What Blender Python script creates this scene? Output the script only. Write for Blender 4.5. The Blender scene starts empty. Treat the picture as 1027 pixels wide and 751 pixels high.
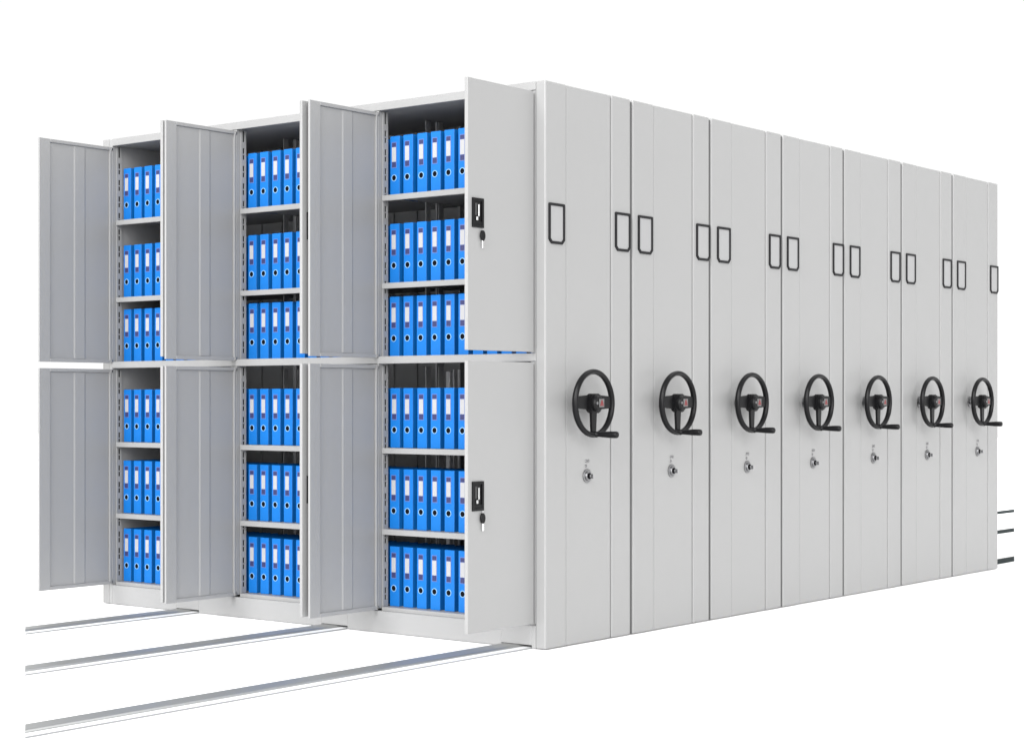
import bpy, bmesh, math, random
from mathutils import Vector, Matrix
random.seed(7)
R = math.radians
scene = bpy.context.scene
COL = scene.collection

# ------------------------------------------------------------------ materials
def mat(name, col, rough=0.5, metal=0.0, spec=0.5, noise=0.0, nscale=6.0, bump=0.0, bscale=400.0, coat=0.0):
    m = bpy.data.materials.new(name); m.use_nodes = True
    nt = m.node_tree; b = nt.nodes['Principled BSDF']
    b.inputs['Base Color'].default_value = (*col, 1)
    b.inputs['Roughness'].default_value = rough
    b.inputs['Metallic'].default_value = metal
    b.inputs['Specular IOR Level'].default_value = spec
    b.inputs['Coat Weight'].default_value = coat
    tc = nt.nodes.new('ShaderNodeTexCoord')
    if noise:
        n = nt.nodes.new('ShaderNodeTexNoise'); n.inputs['Scale'].default_value = nscale; n.inputs['Detail'].default_value = 5
        nt.links.new(tc.outputs['Object'], n.inputs['Vector'])
        mr = nt.nodes.new('ShaderNodeMapRange')
        mr.inputs['To Min'].default_value = 1 - noise; mr.inputs['To Max'].default_value = 1 + noise
        nt.links.new(n.outputs['Fac'], mr.inputs['Value'])
        mx = nt.nodes.new('ShaderNodeMix'); mx.data_type = 'RGBA'; mx.blend_type = 'MULTIPLY'
        mx.inputs['Factor'].default_value = 1
        mx.inputs['A'].default_value = (*col, 1)
        nt.links.new(mr.outputs['Result'], mx.inputs['B'])
        nt.links.new(mx.outputs['Result'], b.inputs['Base Color'])
        mr2 = nt.nodes.new('ShaderNodeMapRange')
        mr2.inputs['To Min'].default_value = max(0, rough - .06); mr2.inputs['To Max'].default_value = min(1, rough + .06)
        nt.links.new(n.outputs['Fac'], mr2.inputs['Value']); nt.links.new(mr2.outputs['Result'], b.inputs['Roughness'])
    if bump:
        n2 = nt.nodes.new('ShaderNodeTexNoise'); n2.inputs['Scale'].default_value = bscale; n2.inputs['Detail'].default_value = 2
        nt.links.new(tc.outputs['Object'], n2.inputs['Vector'])
        bp = nt.nodes.new('ShaderNodeBump'); bp.inputs['Strength'].default_value = bump; bp.inputs['Distance'].default_value = .001
        nt.links.new(n2.outputs['Fac'], bp.inputs['Height']); nt.links.new(bp.outputs['Normal'], b.inputs['Normal'])
    return m

PAINT = (0.222, 0.222, 0.2215)
M = {
 'paint':   mat('grey_powder_coat', PAINT, .42, noise=.012, nscale=2.5, bump=.06, bscale=9),
 'inner':   mat('grey_powder_coat_inside', PAINT, .5, noise=.012, nscale=2.5),
 'seal':    mat('grey_rubber_seal', (.075, .075, .075), .75, spec=.2),
 'seam':    mat('painted_groove_shade', (.11, .11, .11), .7, spec=.2),  # dark tone stands in for shade inside the panel groove
 'lever':   mat('worn_chrome', (.34, .34, .34), .3, metal=1),
 'slide':   mat('dark_grey_slide', (.035, .035, .035), .45, spec=.2),
 'hole_shade':    mat('painted_hole_shade', (.004, .004, .005), .9, spec=.05),  # near-black colour stands in for shade inside holes and slots
 'black':   mat('black_plastic', (.005, .005, .0055), .33, spec=.13, noise=.05, nscale=30),
 'blackm':  mat('black_frame_plastic', (.006, .006, .007), .5, spec=.18),
 'card':    mat('grey_card_window', (.232, .232, .234), .35),
 'chrome':  mat('chrome', (.62, .62, .62), .16, metal=1),
 'lockm':   mat('dull_nickel', (.20, .20, .205), .34, metal=1),
 'steel':   mat('zinc_steel', (.33, .335, .33), .40, metal=.75, noise=.02, nscale=3),
 'zinc':    mat('bright_zinc_post', (.66, .66, .67), .45, metal=.3),
 'flange':  mat('pale_zinc_flange', (.78, .79, .80), .35),
 'edge_shade':     mat('painted_flange_edge_shade', (.22, .225, .23), .45),  # grey painted as the shadow line of the flange edge
 'steel_shade':  mat('steel_painted_shade', (.024, .031, .032), .85, spec=.08, noise=.1, nscale=12),  # rail steel with shade and dark reflections put into its colour
 'blue':    mat('blue_binder_board', (.002, .108, .37), .45, spec=.3, noise=.03, nscale=14),
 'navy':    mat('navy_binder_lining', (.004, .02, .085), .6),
 'white':   mat('white_label_paper', (.29, .29, .30), .6),
 'purple':  mat('dark_purple_print', (.016, .019, .080), .55),
 'lilac':   mat('lilac_print', (.07, .12, .33), .55),
 'ring':    mat('pale_metal_ring', (.22, .40, .62), .4, metal=.2),
 'red':     mat('red_enamel', (.13, .006, .008), .4),
 'badge':   mat('grey_badge', (.085, .085, .085), .4),
 'floor':   mat('white_studio_floor', (.86, .86, .86), .75, spec=.1, noise=.004, nscale=1.5),
}

# ------------------------------------------------------------------ mesh helpers
def box_bm(bm, x0, x1, y0, y1, z0, z1, bev=0.0, mi=0, seg=1):
    r = bmesh.ops.create_cube(bm, size=1)
    vs = r['verts']
    sx, sy, sz = x1-x0, y1-y0, z1-z0
    for v in vs:
        v.co = Vector(((v.co.x+.5)*sx+x0, (v.co.y+.5)*sy+y0, (v.co.z+.5)*sz+z0))
    fs = {f for v in vs for f in v.link_faces}
    for f in fs: f.material_index = mi
    if bev:
        es = list({e for v in vs for e in v.link_edges})
        bmesh.ops.bevel(bm, geom=es, offset=min(bev, .45*min(sx, sy, sz)), segments=seg, affect='EDGES', profile=.5)

def obj(name, bm, mats, parent=None, loc=(0, 0, 0), smooth=False):
    me = bpy.data.meshes.new(name)
    bmesh.ops.recalc_face_normals(bm, faces=bm.faces[:])
    bm.to_mesh(me); bm.free()
    for m in (mats if isinstance(mats, (list, tuple)) else [mats]): me.materials.append(M[m])
    if smooth:
        for p in me.polygons: p.use_smooth = True
    o = bpy.data.objects.new(name, me); COL.objects.link(o)
    if parent: o.parent = parent
    o.location = loc
    return o

def boxes(name, lst, mats, parent=None, bev=.0015, loc=(0, 0, 0), seg=1):
    bm = bmesh.new()
    for b in lst:
        mi = b[6] if len(b) > 6 else 0
        box_bm(bm, *b[:6], bev=bev, mi=mi, seg=seg)
    return obj(name, bm, mats, parent, loc)

def link_copy(o, parent=None):
    c = o.copy(); COL.objects.link(c); c.parent = parent
    return c

def copy_tree(o, parent=None):
    c = link_copy(o, parent)
    for ch in list(o.children): copy_tree(ch, c)
    return c

def empty(name, loc=(0, 0, 0)):
    o = bpy.data.objects.new(name, None); o.empty_display_size = .1
    COL.objects.link(o); o.location = loc
    return o

def tag(o, label, cat, group=None, kind=None):
    o['label'] = label; o['category'] = cat
    if group: o['group'] = group
    if kind: o['kind'] = kind

def prism_yz(bm, pts, x0, x1, mi=0):
    """closed outline in (y, z), extruded from x0 to x1"""
    a = [bm.verts.new((x0, y, z)) for y, z in pts]; b = [bm.verts.new((x1, y, z)) for y, z in pts]
    n = len(pts); fs = [bm.faces.new(a), bm.faces.new(b)]
    for i in range(n): fs.append(bm.faces.new((a[i], a[(i+1) % n], b[(i+1) % n], b[i])))
    for f in fs: f.material_index = mi

def frame_yz(bm, outer, inner, x0, x1, mi=0):
    n = len(outer)
    rings = [[bm.verts.new((x, y, z)) for y, z in pts] for pts, x in ((outer, x0), (outer, x1), (inner, x1), (inner, x0))]
    for k in range(4):
        p, q = rings[k], rings[(k+1) % 4]
        for i in range(n):
            f = bm.faces.new((p[i], p[(i+1) % n], q[(i+1) % n], q[i])); f.material_index = mi

def cyl_x(bm, y, z, r, x0, x1, n=24, mi=0, r1=None):
    r1 = r if r1 is None else r1
    a = [bm.verts.new((x0, y+r*math.cos(2*math.pi*i/n), z+r*math.sin(2*math.pi*i/n))) for i in range(n)]
    b = [bm.verts.new((x1, y+r1*math.cos(2*math.pi*i/n), z+r1*math.sin(2*math.pi*i/n))) for i in range(n)]
    fs = [bm.faces.new(a), bm.faces.new(b)]
    for i in range(n): fs.append(bm.faces.new((a[i], a[(i+1) % n], b[(i+1) % n], b[i])))
    for f in fs: f.material_index = mi

def lathe_x(bm, y, z, prof, n=28, mi=0):
    """prof: list of (x, r); revolved round the x axis through (y, z)"""
    rings = []
    for x, r in prof:
        rings.append([bm.verts.new((x, y+r*math.cos(2*math.pi*i/n), z+r*math.sin(2*math.pi*i/n))) for i in range(n)])
    for p, q in zip(rings, rings[1:]):
        for i in range(n):
            bm.faces.new((p[i], p[(i+1) % n], q[(i+1) % n], q[i])).material_index = mi
    bm.faces.new(rings[0]).material_index = mi; bm.faces.new(rings[-1]).material_index = mi

# ------------------------------------------------------------------ setting
fl = boxes('floor', [(-40, 40, -40, 40, -.05, 0)], 'floor', bev=0)
tag(fl, 'plain white floor under the shelving and the rails', 'floor', kind='structure')

# ------------------------------------------------------------------ floor rails
def rail(x, y0, y1, label):
    """rolled head, low flange on the near side; both ends cut at a slant"""
    ymid = 4.36; k0, k1 = -.7486, -2.396
    prof = [(-.050, .0), (-.050, .0080), (-.046, .0118), (-.036, .0130), (.036, .0130), (.044, .0118), (.050, .0080), (.050, .0)]
    def sweep(bm, prof, ya, yb, ka, kb):
        a = [bm.verts.new((x+u, ya+u*ka, z+.0002)) for u, z in prof]; b = [bm.verts.new((x+u, yb+u*kb, z+.0002)) for u, z in prof]
        for i in range(len(prof)-1): bm.faces.new((a[i], a[i+1], b[i+1], b[i]))
        bm.faces.new(a); bm.faces.new(b)
    bm = bmesh.new(); sweep(bm, prof, y0, ymid, k0, 0)
    root = obj('floor_rail', bm, 'steel')
    fp = [(.0515, .0), (.0515, .0050), (.094, .0040), (.096, .0)]
    bm = bmesh.new(); sweep(bm, fp, y0, ymid, k0, 0); obj('rail_flange', bm, 'flange', root)
    bm = bmesh.new(); sweep(bm, [(.0962, 0), (.0962, .0048), (.1020, .0048), (.1020, 0)], y0, ymid, k0, 0); obj('flange_edge_shade', bm, 'edge_shade', root)  # thin strip added as the flange's edge shadow
    bm = bmesh.new(); sweep(bm, prof, ymid+.002, y1, 0, k1); obj('rear_rail_shaded', bm, 'steel_shade', root)  # rear stretch of the same rail, shade painted in
    tag(root, label, 'rail', 'steel floor rails under the shelving units')
    return root
rail(-.175, -2.405, 5.158, 'nearest steel floor rail, running under the right bay of the open shelving')
rail(-1.20, -1.638, 7.613, 'middle steel floor rail, running under the shelving between the other two rails')
rail(-2.165, -.915, 9.925, 'farthest steel floor rail, running under the left bay of the open shelving')

# ------------------------------------------------------------------ end panel kit
ST = [0, .626, 1.263, 1.921, 2.556, 3.22, 3.869, 4.512]
GAP = .020
H = 2.303
LAB = [(.019, .127, .489, .601), (.662, .774, 1.131, 1.246), (1.31, 1.425, 1.782, 1.892), (1.956, 2.07, 2.424, 2.539),
       (2.608, 2.72, 3.072, 3.186), (3.259, 3.374, 3.723, 3.838), (3.915, 4.03, 4.377, 4.490)]
RAILX = (-.175, -1.20, -2.165)

def plinth_boxes(x0, x1, y0, y1, z1):
    """kick board that is notched over the rails"""
    out = []; xs = sorted(RAILX); cur = x0
    for rx in xs:
        out.append((cur, rx-.054, y0, y1, .002, z1)); out.append((rx-.054, rx+.104, y0, y1, .0145, z1)); cur = rx+.104
    out.append((cur, x1, y0, y1, .002, z1))
    return out

def end_panel(i, parent, y0, y1):
    l = LAB[i]
    ga = l[1]-ST[i]+.016; gb = l[2]-ST[i]-.026
    w = y1-y0
    boxes('end_panel', [
        (-.018 if i else -.0502, 0, y0, y0+ga-.0004, .003, H),
        (-.018, -.0015, y0+ga+.0004, y0+gb-.003, .003, H-.001),
        (-.018, 0, y0+gb+.003, y1, .003, H),
        (-.05, -.0182, y0 if i else y0+ga-.0015, y1, .004, H-.002)], 'paint', parent, .0055, seg=2)
    boxes('groove_shade_strip', [(-.0175, -.006, y0+gb-.0028, y0+gb+.0028,   .004, H-.004)], 'seam', parent, 0)  # infill added to darken the groove
    if i < 6:
        boxes('gap_seal', [(-.045, -.006, y1+.0005, y1+GAP-.001, .004, H-.010)], 'seal', parent, 0)

def oct_frame(y0, y1, z0, z1, c, ct):
    return [(y0, z0+c), (y0+c, z0), (y1-c, z0), (y1, z0+c), (y1, z1-ct), (y1-ct, z1), (y0+ct, z1), (y0, z1-ct)]

def label_holder(parent, y0, y1, z0=1.645, z1=1.810):
    t = .0105
    bm = bmesh.new()
    frame_yz(bm, oct_frame(y0, y1, z0, z1, .017, .004), oct_frame(y0+t, y1-t, z0+t, z1-t, .011, .002), .0002, .006)
    o = obj('label_holder', bm, 'blackm', parent)
    bm = bmesh.new(); prism_yz(bm, oct_frame(y0+t-.001, y1-t+.001, z0+t-.001, z1-t+.001, .011, .002), .0003, .0022)
    obj('card_window', bm, 'card', o)

def hand_wheel(parent, y, z):
    X = .078; R0 = .130; r = .0115
    bm = bmesh.new()
    n, m = 56, 12
    rings = []
    for a in range(n):
        A = 2*math.pi*a/n; ring = []
        for b in range(m):
            B = 2*math.pi*b/m
            rr = R0 + r*.95*math.cos(B)
            ring.append(bm.verts.new((X + r*1.15*math.sin(B), y+rr*math.cos(A), z+rr*math.sin(A))))
        rings.append(ring)
    for a in range(n):
        for b in range(m):
            bm.faces.new((rings[a][b], rings[(a+1) % n][b], rings[(a+1) % n][(b+1) % m], rings[a][(b+1) % m]))
    hw = obj('hand_wheel', bm, 'black', parent, smooth=True)
    # flat tapered arms to the left, right and down
    for d in (180, 0, 270):
        bm = bmesh.new()
        w0, w1 = (.030, .024) if d != 270 else (.021, .015)
        zc = .004 if d != 270 else 0
        pts = [(.035, -w0), (R0-.004, -w1), (R0-.004, w1), (.035, w0)]
        ca, sa = math.cos(R(d)), math.sin(R(d))
        a_ = []; b_ = []
        for u, v in pts:
            yy, zz = y+u*ca-v*sa, z+zc+u*sa+v*ca
            a_.append(bm.verts.new((X-.008, yy, zz))); b_.append(bm.verts.new((X+.003, yy, zz)))
        bm.faces.new(a_); bm.faces.new(b_)
        for k in range(4): bm.faces.new((a_[k], a_[(k+1) % 4], b_[(k+1) % 4], b_[k]))
        bmesh.ops.bevel(bm, geom=bm.edges[:], offset=.002, segments=2, affect='EDGES')
        obj('spoke', bm, 'black', hw)
    # octagonal hub block with the shaft behind it
    bm = bmesh.new()
    hy, hz, c = .046, .040, .017
    pts = [(y-hy, z-hz+c), (y-hy+c, z-hz), (y+hy-c, z-hz), (y+hy, z-hz+c), (y+hy, z+hz-c), (y+hy-c, z+hz), (y-hy+c, z+hz), (y-hy, z+hz-c)]
    prism_yz(bm, pts, X-.014, X+.014)
    bmesh.ops.bevel(bm, geom=bm.edges[:], offset=.005, segments=2, affect='EDGES')
    lathe_x(bm, y, z, [(X+.0138, .035), (X+.024, .034), (X+.030, .028)])
    obj('hub', bm, 'black', hw)
    bm = bmesh.new(); lathe_x(bm, y, z, [(.0002, .030), (.004, .030), (.008, .017), (X-.0142, .016)]); obj('shaft_collar', bm, 'lockm', hw)
    bm = bmesh.new()
    cyl_x(bm, y-.020, z+.001, .0065, X+.0302, X+.034, 14)
    obj('hub_screw', bm, 'lockm', hw)
    # small grey badge with a red pointed emblem
    bm = bmesh.new()
    box_bm(bm, X+.0302, X+.0325, y-.004, y+.030, z-.016, z+.018, .0008, 0)
    cy, cz = y+.013, z+.001
    frame_yz(bm, [(cy-.013, cz-.011), (cy+.013, cz-.011), (cy+.002, cz+.013), (cy-.002, cz+.013)],
             [(cy-.004, cz-.011+.004), (cy+.005, cz-.007), (cy+.0008, cz+.002), (cy-.0008, cz+.002)], X+.0326, X+.0336, 1)
    box_bm(bm, X+.0326, X+.0334, cy-.006, cy+.006, cz-.005, cz-.001, 0, 1)
    obj('badge', bm, ['badge', 'red'], hw)
    # crank grip standing out from the bottom of the rim
    gy, gz = y+.006, z-R0+.002
    bm = bmesh.new()
    lathe_x(bm, gy, gz, [(X-.010, .012), (X+.012, .0125), (X+.014, .0095), (X+.030, .0105), (X+.075, .0135), (X+.108, .0140), (X+.114, .0125), (X+.116, .009)], 20)
    g = obj('crank_grip', bm, 'black', hw, smooth=False)
    for p in g.data.polygons: p.use_smooth = len(p.vertices) == 4
    return hw

def cam_lock(parent, y, z):
    bm = bmesh.new()
    lathe_x(bm, y, z, [(.0002, .029), (.003, .029), (.005, .026), (.005, .020), (.010, .019), (.012, .0165)], 26)
    lk = obj('panel_lock', bm, 'lockm', parent)
    bm = bmesh.new()
    cyl_x(bm, y, z, .013, .0121, .0131, 20)
    obj('keyway', bm, 'hole_shade', lk)
    bm = bmesh.new()
    box_bm(bm, .0132, .020, y-.003, y+.003, z-.006, z+.006, .001)
    box_bm(bm, .0201, .034, y-.0015, y+.0015, z-.010, z+.008, .001)
    obj('lock_key', bm, 'lockm', lk)
    bm = bmesh.new()
    for u, v in ((-.006, .062), (-.006, .042), (.010, .062)):
        lathe_x(bm, y+u, z+v, [(.0002, .0065), (.0015, .006), (.0025, .004)], 14)
    obj('lock_screw', bm, 'lockm', lk)
    return lk

WY = [.226, .862, 1.495, 2.139, 2.778, 3.428, 4.093]
LY = [.287, .929, 1.582, 2.221, 2.876, 3.527, 4.202]
LZ = [.695, .697, .695, .697, .705, .706, .710]

# ------------------------------------------------------------------ the open front unit
UG = 'mobile shelving units standing side by side on the rails'
U = empty('mobile_shelving_unit', (0, 0, 0))
tag(U, 'frontmost light grey mobile shelving unit with open double doors showing blue binders', 'shelving unit', UG)
Y1 = ST[1]-GAP
end_panel(0, U, 0, Y1)
for a in (0, 2): label_holder(U, LAB[0][a], LAB[0][a+1])
hand_wheel(U, WY[0], .997)
cam_lock(U, LY[0], LZ[0])
XL = -2.762
boxes('side_panel', [(XL, XL+.047, .0, Y1, .003, H), (XL+.0475, -2.6925, .001, Y1, .003, H-.002)], 'paint', U)
BAYS = [(-.911, -.054), (-1.803, -.922), (-2.692, -1.824)]       # right, middle, left
for xa, xb in ((-.9215, -.9115), (-1.8235, -1.8035)):
    boxes('divider', [(xa, xb, .0015, .062, .104, 2.267), (xa, xb, .392, .440, .104, 2.267), (xa, xb, Y1-.05, Y1-.023, .104, 2.267)], 'inner', U, .001)
boxes('inner_side_panel', [(-.0535, -.0505, .0015, Y1-.02, .104, 2.267)], 'inner', U, 0)
boxes('top_panel', [(XL+.071, -.0508, 0, .022, 2.268, H), (XL+.071, -.0508, .0222, Y1, 2.272, H)], 'paint', U)
boxes('middle_rail', [(XL+.071, -.0508, .0, .019, 1.168, 1.200)], 'paint', U)
boxes('plinth', plinth_boxes(XL+.071, -.0508, .0004, .022, .095), 'paint', U)
boxes('base_frame', [(XL+.071, -.0508, .025, Y1, .03, .088)], 'seal', U)
# ribbed back
lst = [(XL+.071, -.0508, Y1-.012, Y1-.002, .1, 2.27)]
for x0, x1 in BAYS:
    for k in range(1, 6):
        xx = x0+(x1-x0)*k/6; lst.append((xx-.016, xx+.016, Y1-.022, Y1-.0121, .1, 2.27))
boxes('back_panel', lst, 'inner', U)

SH = [.111, .449, .802, 1.201, 1.519, 1.901]
shelf_mesh = None
for b, (x0, x1) in enumerate(BAYS):
    for z in SH:
        if shelf_mesh is None:
            shelf_mesh = boxes('shelf', [(.0015, .8555, .0205, .023, -.024, 0), (.0015, .8555, .0231, Y1-.03, -.0035, -.0002), (.0015, .8555, .034, .036, -.024, -.0037)], 'paint', U, .0008)
            s = shelf_mesh
        else: s = link_copy(shelf_mesh, U)
        s.location = (x0 + (.0015 if x1-x0 > .858 else 0), 0, z if z != 1.201 else 1.2012)

# perforated uprights: strips pierced by slots, backed by a near-black strip that paints in their shade
def upright(name, parent, x, sgn, y0, y1, zs, slots=True, m='paint'):
    """sgn: +1 the strip faces +x"""
    bm = bmesh.new()
    t = .005; xa = x+sgn*.0004; xb = x+sgn*t
    ym = (y0+y1)/2; hw_ = .0055
    x_lo, x_hi = min(xa, xb), max(xa, xb)
    for z0, z1 in zs:
        if not slots:
            box_bm(bm, x_lo, x_hi, y0, y1, z0, z1, .001); continue
        box_bm(bm, x_lo, x_hi, y0, ym-hw_, z0, z1, 0); box_bm(bm, x_lo, x_hi, ym+hw_, y1, z0, z1, 0)
        z = z0; k = 0
        while z < z1-.001:
            s0 = min(z1, z+.028)
            box_bm(bm, x_lo, x_hi, ym-hw_, ym+hw_, z, s0, 0)
            # a short bridge splits each slot in two, like a keyhole pair
            if s0+.054 < z1: box_bm(bm, x_lo, x_hi, ym-hw_, ym+hw_, s0+.022, s0+.028, 0)
            z = s0+.054
        box_bm(bm, min(x, xa), max(x, xa)-.0001*(sgn > 0), ym-hw_-.002, ym+hw_+.002, z0, z1, 0, 1)
    return obj(name, bm, [m, 'hole_shade'], parent)
for x0, x1 in BAYS:
    boxes('door_jamb', [(x1-.022, x1-.0008, .004, .0195, .112, 1.166), (x1-.022, x1-.0008, .004, .0195, 1.2015, 2.2665)], 'inner', U, .0008)
    boxes('corner_post', [(x0+.012, x0+.034, .440, .462, .1115, 1.140)], 'zinc', U, .002)
segs = [(.112, 1.160), (1.2015, 2.266)]
for x0, x1 in BAYS:
    upright('slotted_upright', U, x0, 1, .026, .058, segs)
    upright('slotted_upright', U, x1, -1, .026, .058, segs)
    upright('rear_upright', U, x0, 1, .40, .432, segs, False)
    upright('rear_upright', U, x1, -1, .33, .362, segs, False)
    boxes('rear_brace', [(x0+.002, x0+.010, .500, .506, .1115, 1.15), (x0+.002, x0+.014, .535, .545, .1115, 1.15)], 'zinc', U, .001)

# ---- doors, all standing open at right angles to the front
DW = .421; DT = .011
def door_left(z0, z1):
    """hinged at local origin, opened toward -y; the inside (pan with folded rims) faces +x"""
    h = z1-z0
    L = [(-DT, -DT+.003, -DW, 0, 0, h)]                                   # sheet
    L += [(-DT+.003, 0, -DW, -DW+.062, 0, h),                              # free-edge stile
          (-DT+.003, 0, -.012, 0, 0, h),                                   # hinge stile
          (-DT+.003, 0, -DW+.0622, -.0122, h-.016, h), (-DT+.003, 0, -DW+.0622, -.0122, 0, .016)]
    d = boxes('door', L, 'paint', U, .0012)
    bm = bmesh.new(); y = -.186; a = .035
    pts = [(-DT+.0032, y-a), (-.0052, y-a+.008), (-.0052, y+a-.008), (-DT+.0032, y+a)]
    lo = [bm.verts.new((px, py, .018)) for px, py in pts]; hi = [bm.verts.new((px, py, h-.018)) for px, py in pts]
    bm.faces.new(lo); bm.faces.new(hi)
    for k in range(4): bm.faces.new((lo[k], lo[(k+1) % 4], hi[(k+1) % 4], hi[k]))
    obj('stiffener', bm, 'paint', d)
    bm = bmesh.new()
    for z in (.004, h-.016): box_bm(bm, -.012, .004, -.005, .004, z, z+.012, .001)
    obj('hinge_pin', bm, 'lockm', d)
    return d

def door_right(z0, z1, hz):
    """outside faces +x, hinged at local origin"""
    h = z1-z0; DT = .016; DW = .427
    L = [(-.003, 0, -DW, -.0065, 0, h), (-DT, -.0031, -DW, -DW+.05, 0, h), (-DT, -.0031, -.018, -.0065, 0, h),
         (-DT, -.0031, -DW+.0502, -.0182, 0, .016), (-DT, -.0031, -DW+.0502, -.0182, h-.016, h)]
    d = boxes('door', L, 'paint', U, .0014)
    boxes('stiffener', [(-.014, -.0032, -.24, -.17, .018, h-.018)], 'paint', d)
    z = hz-z0
    # black recessed pull with a bright lever
    bm = bmesh.new()
    ya, yb, za, zb = -.402, -.333, z-.0575, z+.0575
    sq = lambda e: [(ya+e, za+e), (yb-e, za+e), (yb-e, zb-e), (ya+e, zb-e)]
    frame_yz(bm, sq(0), sq(.011), .0002, .006)
    prism_yz(bm, sq(.0105), .0002, .0012)
    box_bm(bm, .0013, .005, ya+.012, yb-.012, za+.012, za+.024, .001)
    hd = obj('door_handle', bm, 'black', d)
    bm = bmesh.new()
    cy = (ya+yb)/2
    box_bm(bm, .0014, .0070, cy+.001, cy+.008, z-.014, z+.034, .0015)
    box_bm(bm, .0014, .0065, cy-.010, cy+.001, z-.030, z-.0142, .0015)
    obj('latch_lever', bm, 'lever', d)
    bm = bmesh.new(); box_bm(bm, .0013, .004, cy-.017, cy-.003, z-.010, z+.038, .001)
    obj('latch_slide', bm, 'slide', d)
    # key hanging below the pull: black bow, bright blade
    ky, kz = -.343, z-.0875
    bm = bmesh.new()
    pts = []
    for i in range(16):
        A = 2*math.pi*i/16; pts.append((ky+.0145*math.cos(A), kz+.021*math.sin(A)))
    prism_yz(bm, pts, .004, .011); bmesh.ops.bevel(bm, geom=bm.edges[:], offset=.0015, segments=1, affect='EDGES')
    box_bm(bm, .0002, .004, ky-.004, ky+.004, kz+.010, kz+.020, 0)
    obj('key_bow', bm, 'black', d)
    bm = bmesh.new()
    box_bm(bm, .006, .009, ky-.0045, ky+.0045, kz-.050, kz-.019, .0006)
    for i in range(3): box_bm(bm, .0062, .0088, ky+.0046, ky+.007, kz-.046+i*.009, kz-.041+i*.009, 0)
    box_bm(bm, .0002, .0035, ky+.004, ky+.007, kz+.012, kz+.034, 0)
    obj('key_blade', bm, 'chrome', d)
    return d
ZD = [(.104, 1.163, .6365), (1.205, 2.262, 1.7395)]
protoL = [door_left(.100, 1.163), door_left(1.1935, 2.262)]; protoR = [door_right(*z) for z in ZD]
for b, (x0, x1) in enumerate(BAYS):
    for k, (z0, z1, _) in enumerate(ZD):
        dl = protoL[k] if b == 0 else copy_tree(protoL[k], U)
        dl.location = (x0, -.001, (.100, 1.1935)[k])
        dr = protoR[k] if b == 0 else copy_tree(protoR[k], U)
        dr.location = (x1, -.001, z0)
        if b == 2: dl.scale.y = 1.04
        if b == 1: dr.rotation_euler.z = R(-4); dl.scale.y = 1.01      # this leaf stands a little less open

# ------------------------------------------------------------------ the six closed units behind
ORD = ['second', 'third', 'fourth', 'fifth', 'sixth']
for i in range(1, 7):
    u = empty('mobile_shelving_unit', (0, ST[i], 0))
    lab = ('light grey mobile shelving unit, %s from the open front, closed end with black wheel' % ORD[i-1]) if i < 6 else \
          'rearmost light grey mobile shelving unit, closed end with black wheel at far right'
    tag(u, lab, 'shelving unit', UG)
    w = ST[i+1]-GAP-ST[i]
    end_panel(i, u, 0, w)
    for a in (0, 2): label_holder(u, LAB[i][a]-ST[i], LAB[i][a+1]-ST[i])
    hand_wheel(u, WY[i]-ST[i],   .997+.0006*i)
    cam_lock(u, LY[i]-ST[i], LZ[i])
    boxes('carcass', [(XL, -.0505, .004, w-.004, .095, H-.002)], 'paint', u)
    boxes('plinth', plinth_boxes(XL, -.0505, .006, w-.006, .094), 'paint', u)

# ------------------------------------------------------------------ binders
BW, BH, BD = .0545, .260, .250
def make_binder():
    bm = bmesh.new()
    t = .003
    # U of spine and two covers (origin: bottom left of the spine face), open at the top and back
    box_bm(bm, 0, BW, 0, t, 0, BH, .0014, 0, 2)
    box_bm(bm, 0.0006, .0006+t, t+.0002, BD, 0, BH, .0008, 0)
    box_bm(bm, BW-.0006-t, BW-.0006, t+.0002, BD, 0, BH, .0008, 0)
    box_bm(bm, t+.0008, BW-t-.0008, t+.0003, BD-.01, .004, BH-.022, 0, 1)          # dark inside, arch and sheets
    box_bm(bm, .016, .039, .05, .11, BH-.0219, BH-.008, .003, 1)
    body = obj('ring_binder', bm, ['blue', 'navy'])
    cx = .0232; w = .0140
    zt = BH*.90; zb = BH*.465
    bm = bmesh.new()
    box_bm(bm, cx-w, cx+w, -.0010, -.0001, zb, zt, 0, 0)
    box_bm(bm, cx-w+.0025, cx+w-.0025, -.0016, -.00105, zb+.003, zb+.026, 0, 1)
    box_bm(bm, cx-w+.0025, cx+w-.0025, -.0016, -.00105, zt-.021, zt-.003, 0, 1)
    box_bm(bm, cx-w+.0025, cx+w-.0025, -.0018, -.00105, zb+.0275, zt-.0225, 0, 2)
    obj('spine_label', bm, ['lilac', 'purple', 'white'], body)
    bm = bmesh.new(); n = 20; z = BH*.30
    rings = []
    for r, y in ((.0152, -.0001), (.0146, -.002), (.0122, -.002), (.0118, -.0006)):
        rings.append([bm.verts.new((cx+r*math.cos(2*math.pi*i/n), y, z+r*math.sin(2*math.pi*i/n))) for i in range(n)])
    for p, q in zip(rings, rings[1:]):
        for i in range(n): bm.faces.new((p[i], p[(i+1) % n], q[(i+1) % n], q[i]))
    f = bm.faces.new(rings[-1]); f.material_index = 1
    obj('finger_ring', bm, ['ring', 'hole_shade'], body)
    return body
proto = make_binder()
NTH = ['first', 'second', 'third', 'fourth', 'fifth', 'sixth', 'seventh', 'eighth', 'ninth', 'tenth', 'eleventh']
SHN = ['bottom shelf', 'fifth shelf down', 'fourth shelf down', 'third shelf down', 'second shelf down', 'top shelf']
BN = ['right', 'middle', 'left']
FX = [-.9025, -1.7925, -2.6845]
first = True
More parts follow.
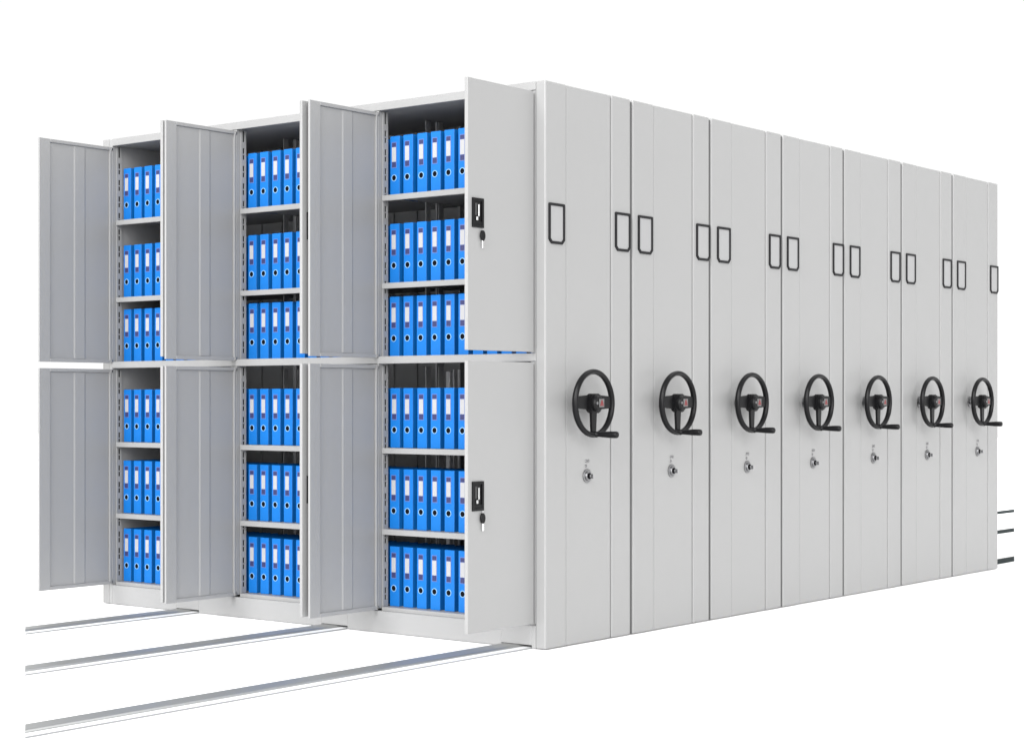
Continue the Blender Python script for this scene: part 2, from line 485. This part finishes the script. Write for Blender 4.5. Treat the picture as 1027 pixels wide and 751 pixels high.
for b in range(3):
    for s, z in enumerate(SH):
        for k in range(11):
            o = proto if first else copy_tree(proto)
            first = False
            o.location = (FX[b]+.0779*k+random.uniform(-.0008, .0008), .067+random.uniform(-.0015, .0015), z+.0006)
            o.rotation_euler = (0, 0, R(random.uniform(-.25, .25)))
            o['label'] = '%s blue ring binder from the left on the %s of the %s bay' % (NTH[k], SHN[s], BN[b])
            o['category'] = 'binder'
            o['group'] = 'blue ring binders standing on the open shelves'

# ------------------------------------------------------------------ light
w = bpy.data.worlds.new('World'); scene.world = w; w.use_nodes = True
bg = w.node_tree.nodes['Background']
bg.inputs['Color'].default_value = (1, 1, 1, 1); bg.inputs['Strength'].default_value = 1.02
def sun(name, az, el, strength, angle, col=(1, 1, 1)):
    """az: degrees from -y toward +x, el: height"""
    l = bpy.data.lights.new(name, 'SUN'); l.energy = strength; l.angle = R(angle); l.color = col
    o = bpy.data.objects.new(name, l); COL.objects.link(o)
    d = Vector((math.sin(R(az))*math.cos(R(el)), -math.cos(R(az))*math.cos(R(el)), math.sin(R(el))))
    o.rotation_euler = d.to_track_quat('Z', 'Y').to_euler(); o.location = d*12
sun('studio_key', 2, 31, 5.6, 40)
sun('back_floor_fill', 180, 60, .8, 40)  # added fill sun, brightens the floor behind the units
sun('inner_door_fill', 54, 15, 3.2, 40)  # added side sun, lifts the inner faces of the open doors

l = bpy.data.lights.new('added_strip_fill', 'AREA'); l.shape = 'RECTANGLE'; l.size = .8; l.size_y = 6.5; l.energy = 22  # added light out of frame, lightens the end panels from above
o = bpy.data.objects.new('added_strip_fill', l); COL.objects.link(o); o.location = (1.25, 2.2, 3.9)
o.rotation_euler = (Vector((1.25, 0, 2.3))).to_track_quat('Z', 'Y').to_euler()

# ------------------------------------------------------------------ camera
cam = bpy.data.cameras.new('camera'); co = bpy.data.objects.new('camera', cam); COL.objects.link(co)
F, W, Hh = 1817.677, 1027.0, 751.0
TH = R(38.144077)
cam.sensor_fit = 'HORIZONTAL'; cam.sensor_width = 36; cam.lens = F/W*36
cam.shift_y = (401-Hh/2)/W; cam.clip_end = 500; cam.clip_start = .05
co.location = (4.416022, -5.841522, 1.011033)
co.rotation_euler = (R(90), 0, TH)
scene.camera = co
scene.view_settings.view_transform = 'Standard'; scene.view_settings.look = 'None'
scene.view_settings.exposure = 0; scene.view_settings.gamma = 1
scene.cycles.max_bounces = 10; scene.cycles.diffuse_bounces = 6
scene.cycles.use_denoising = True
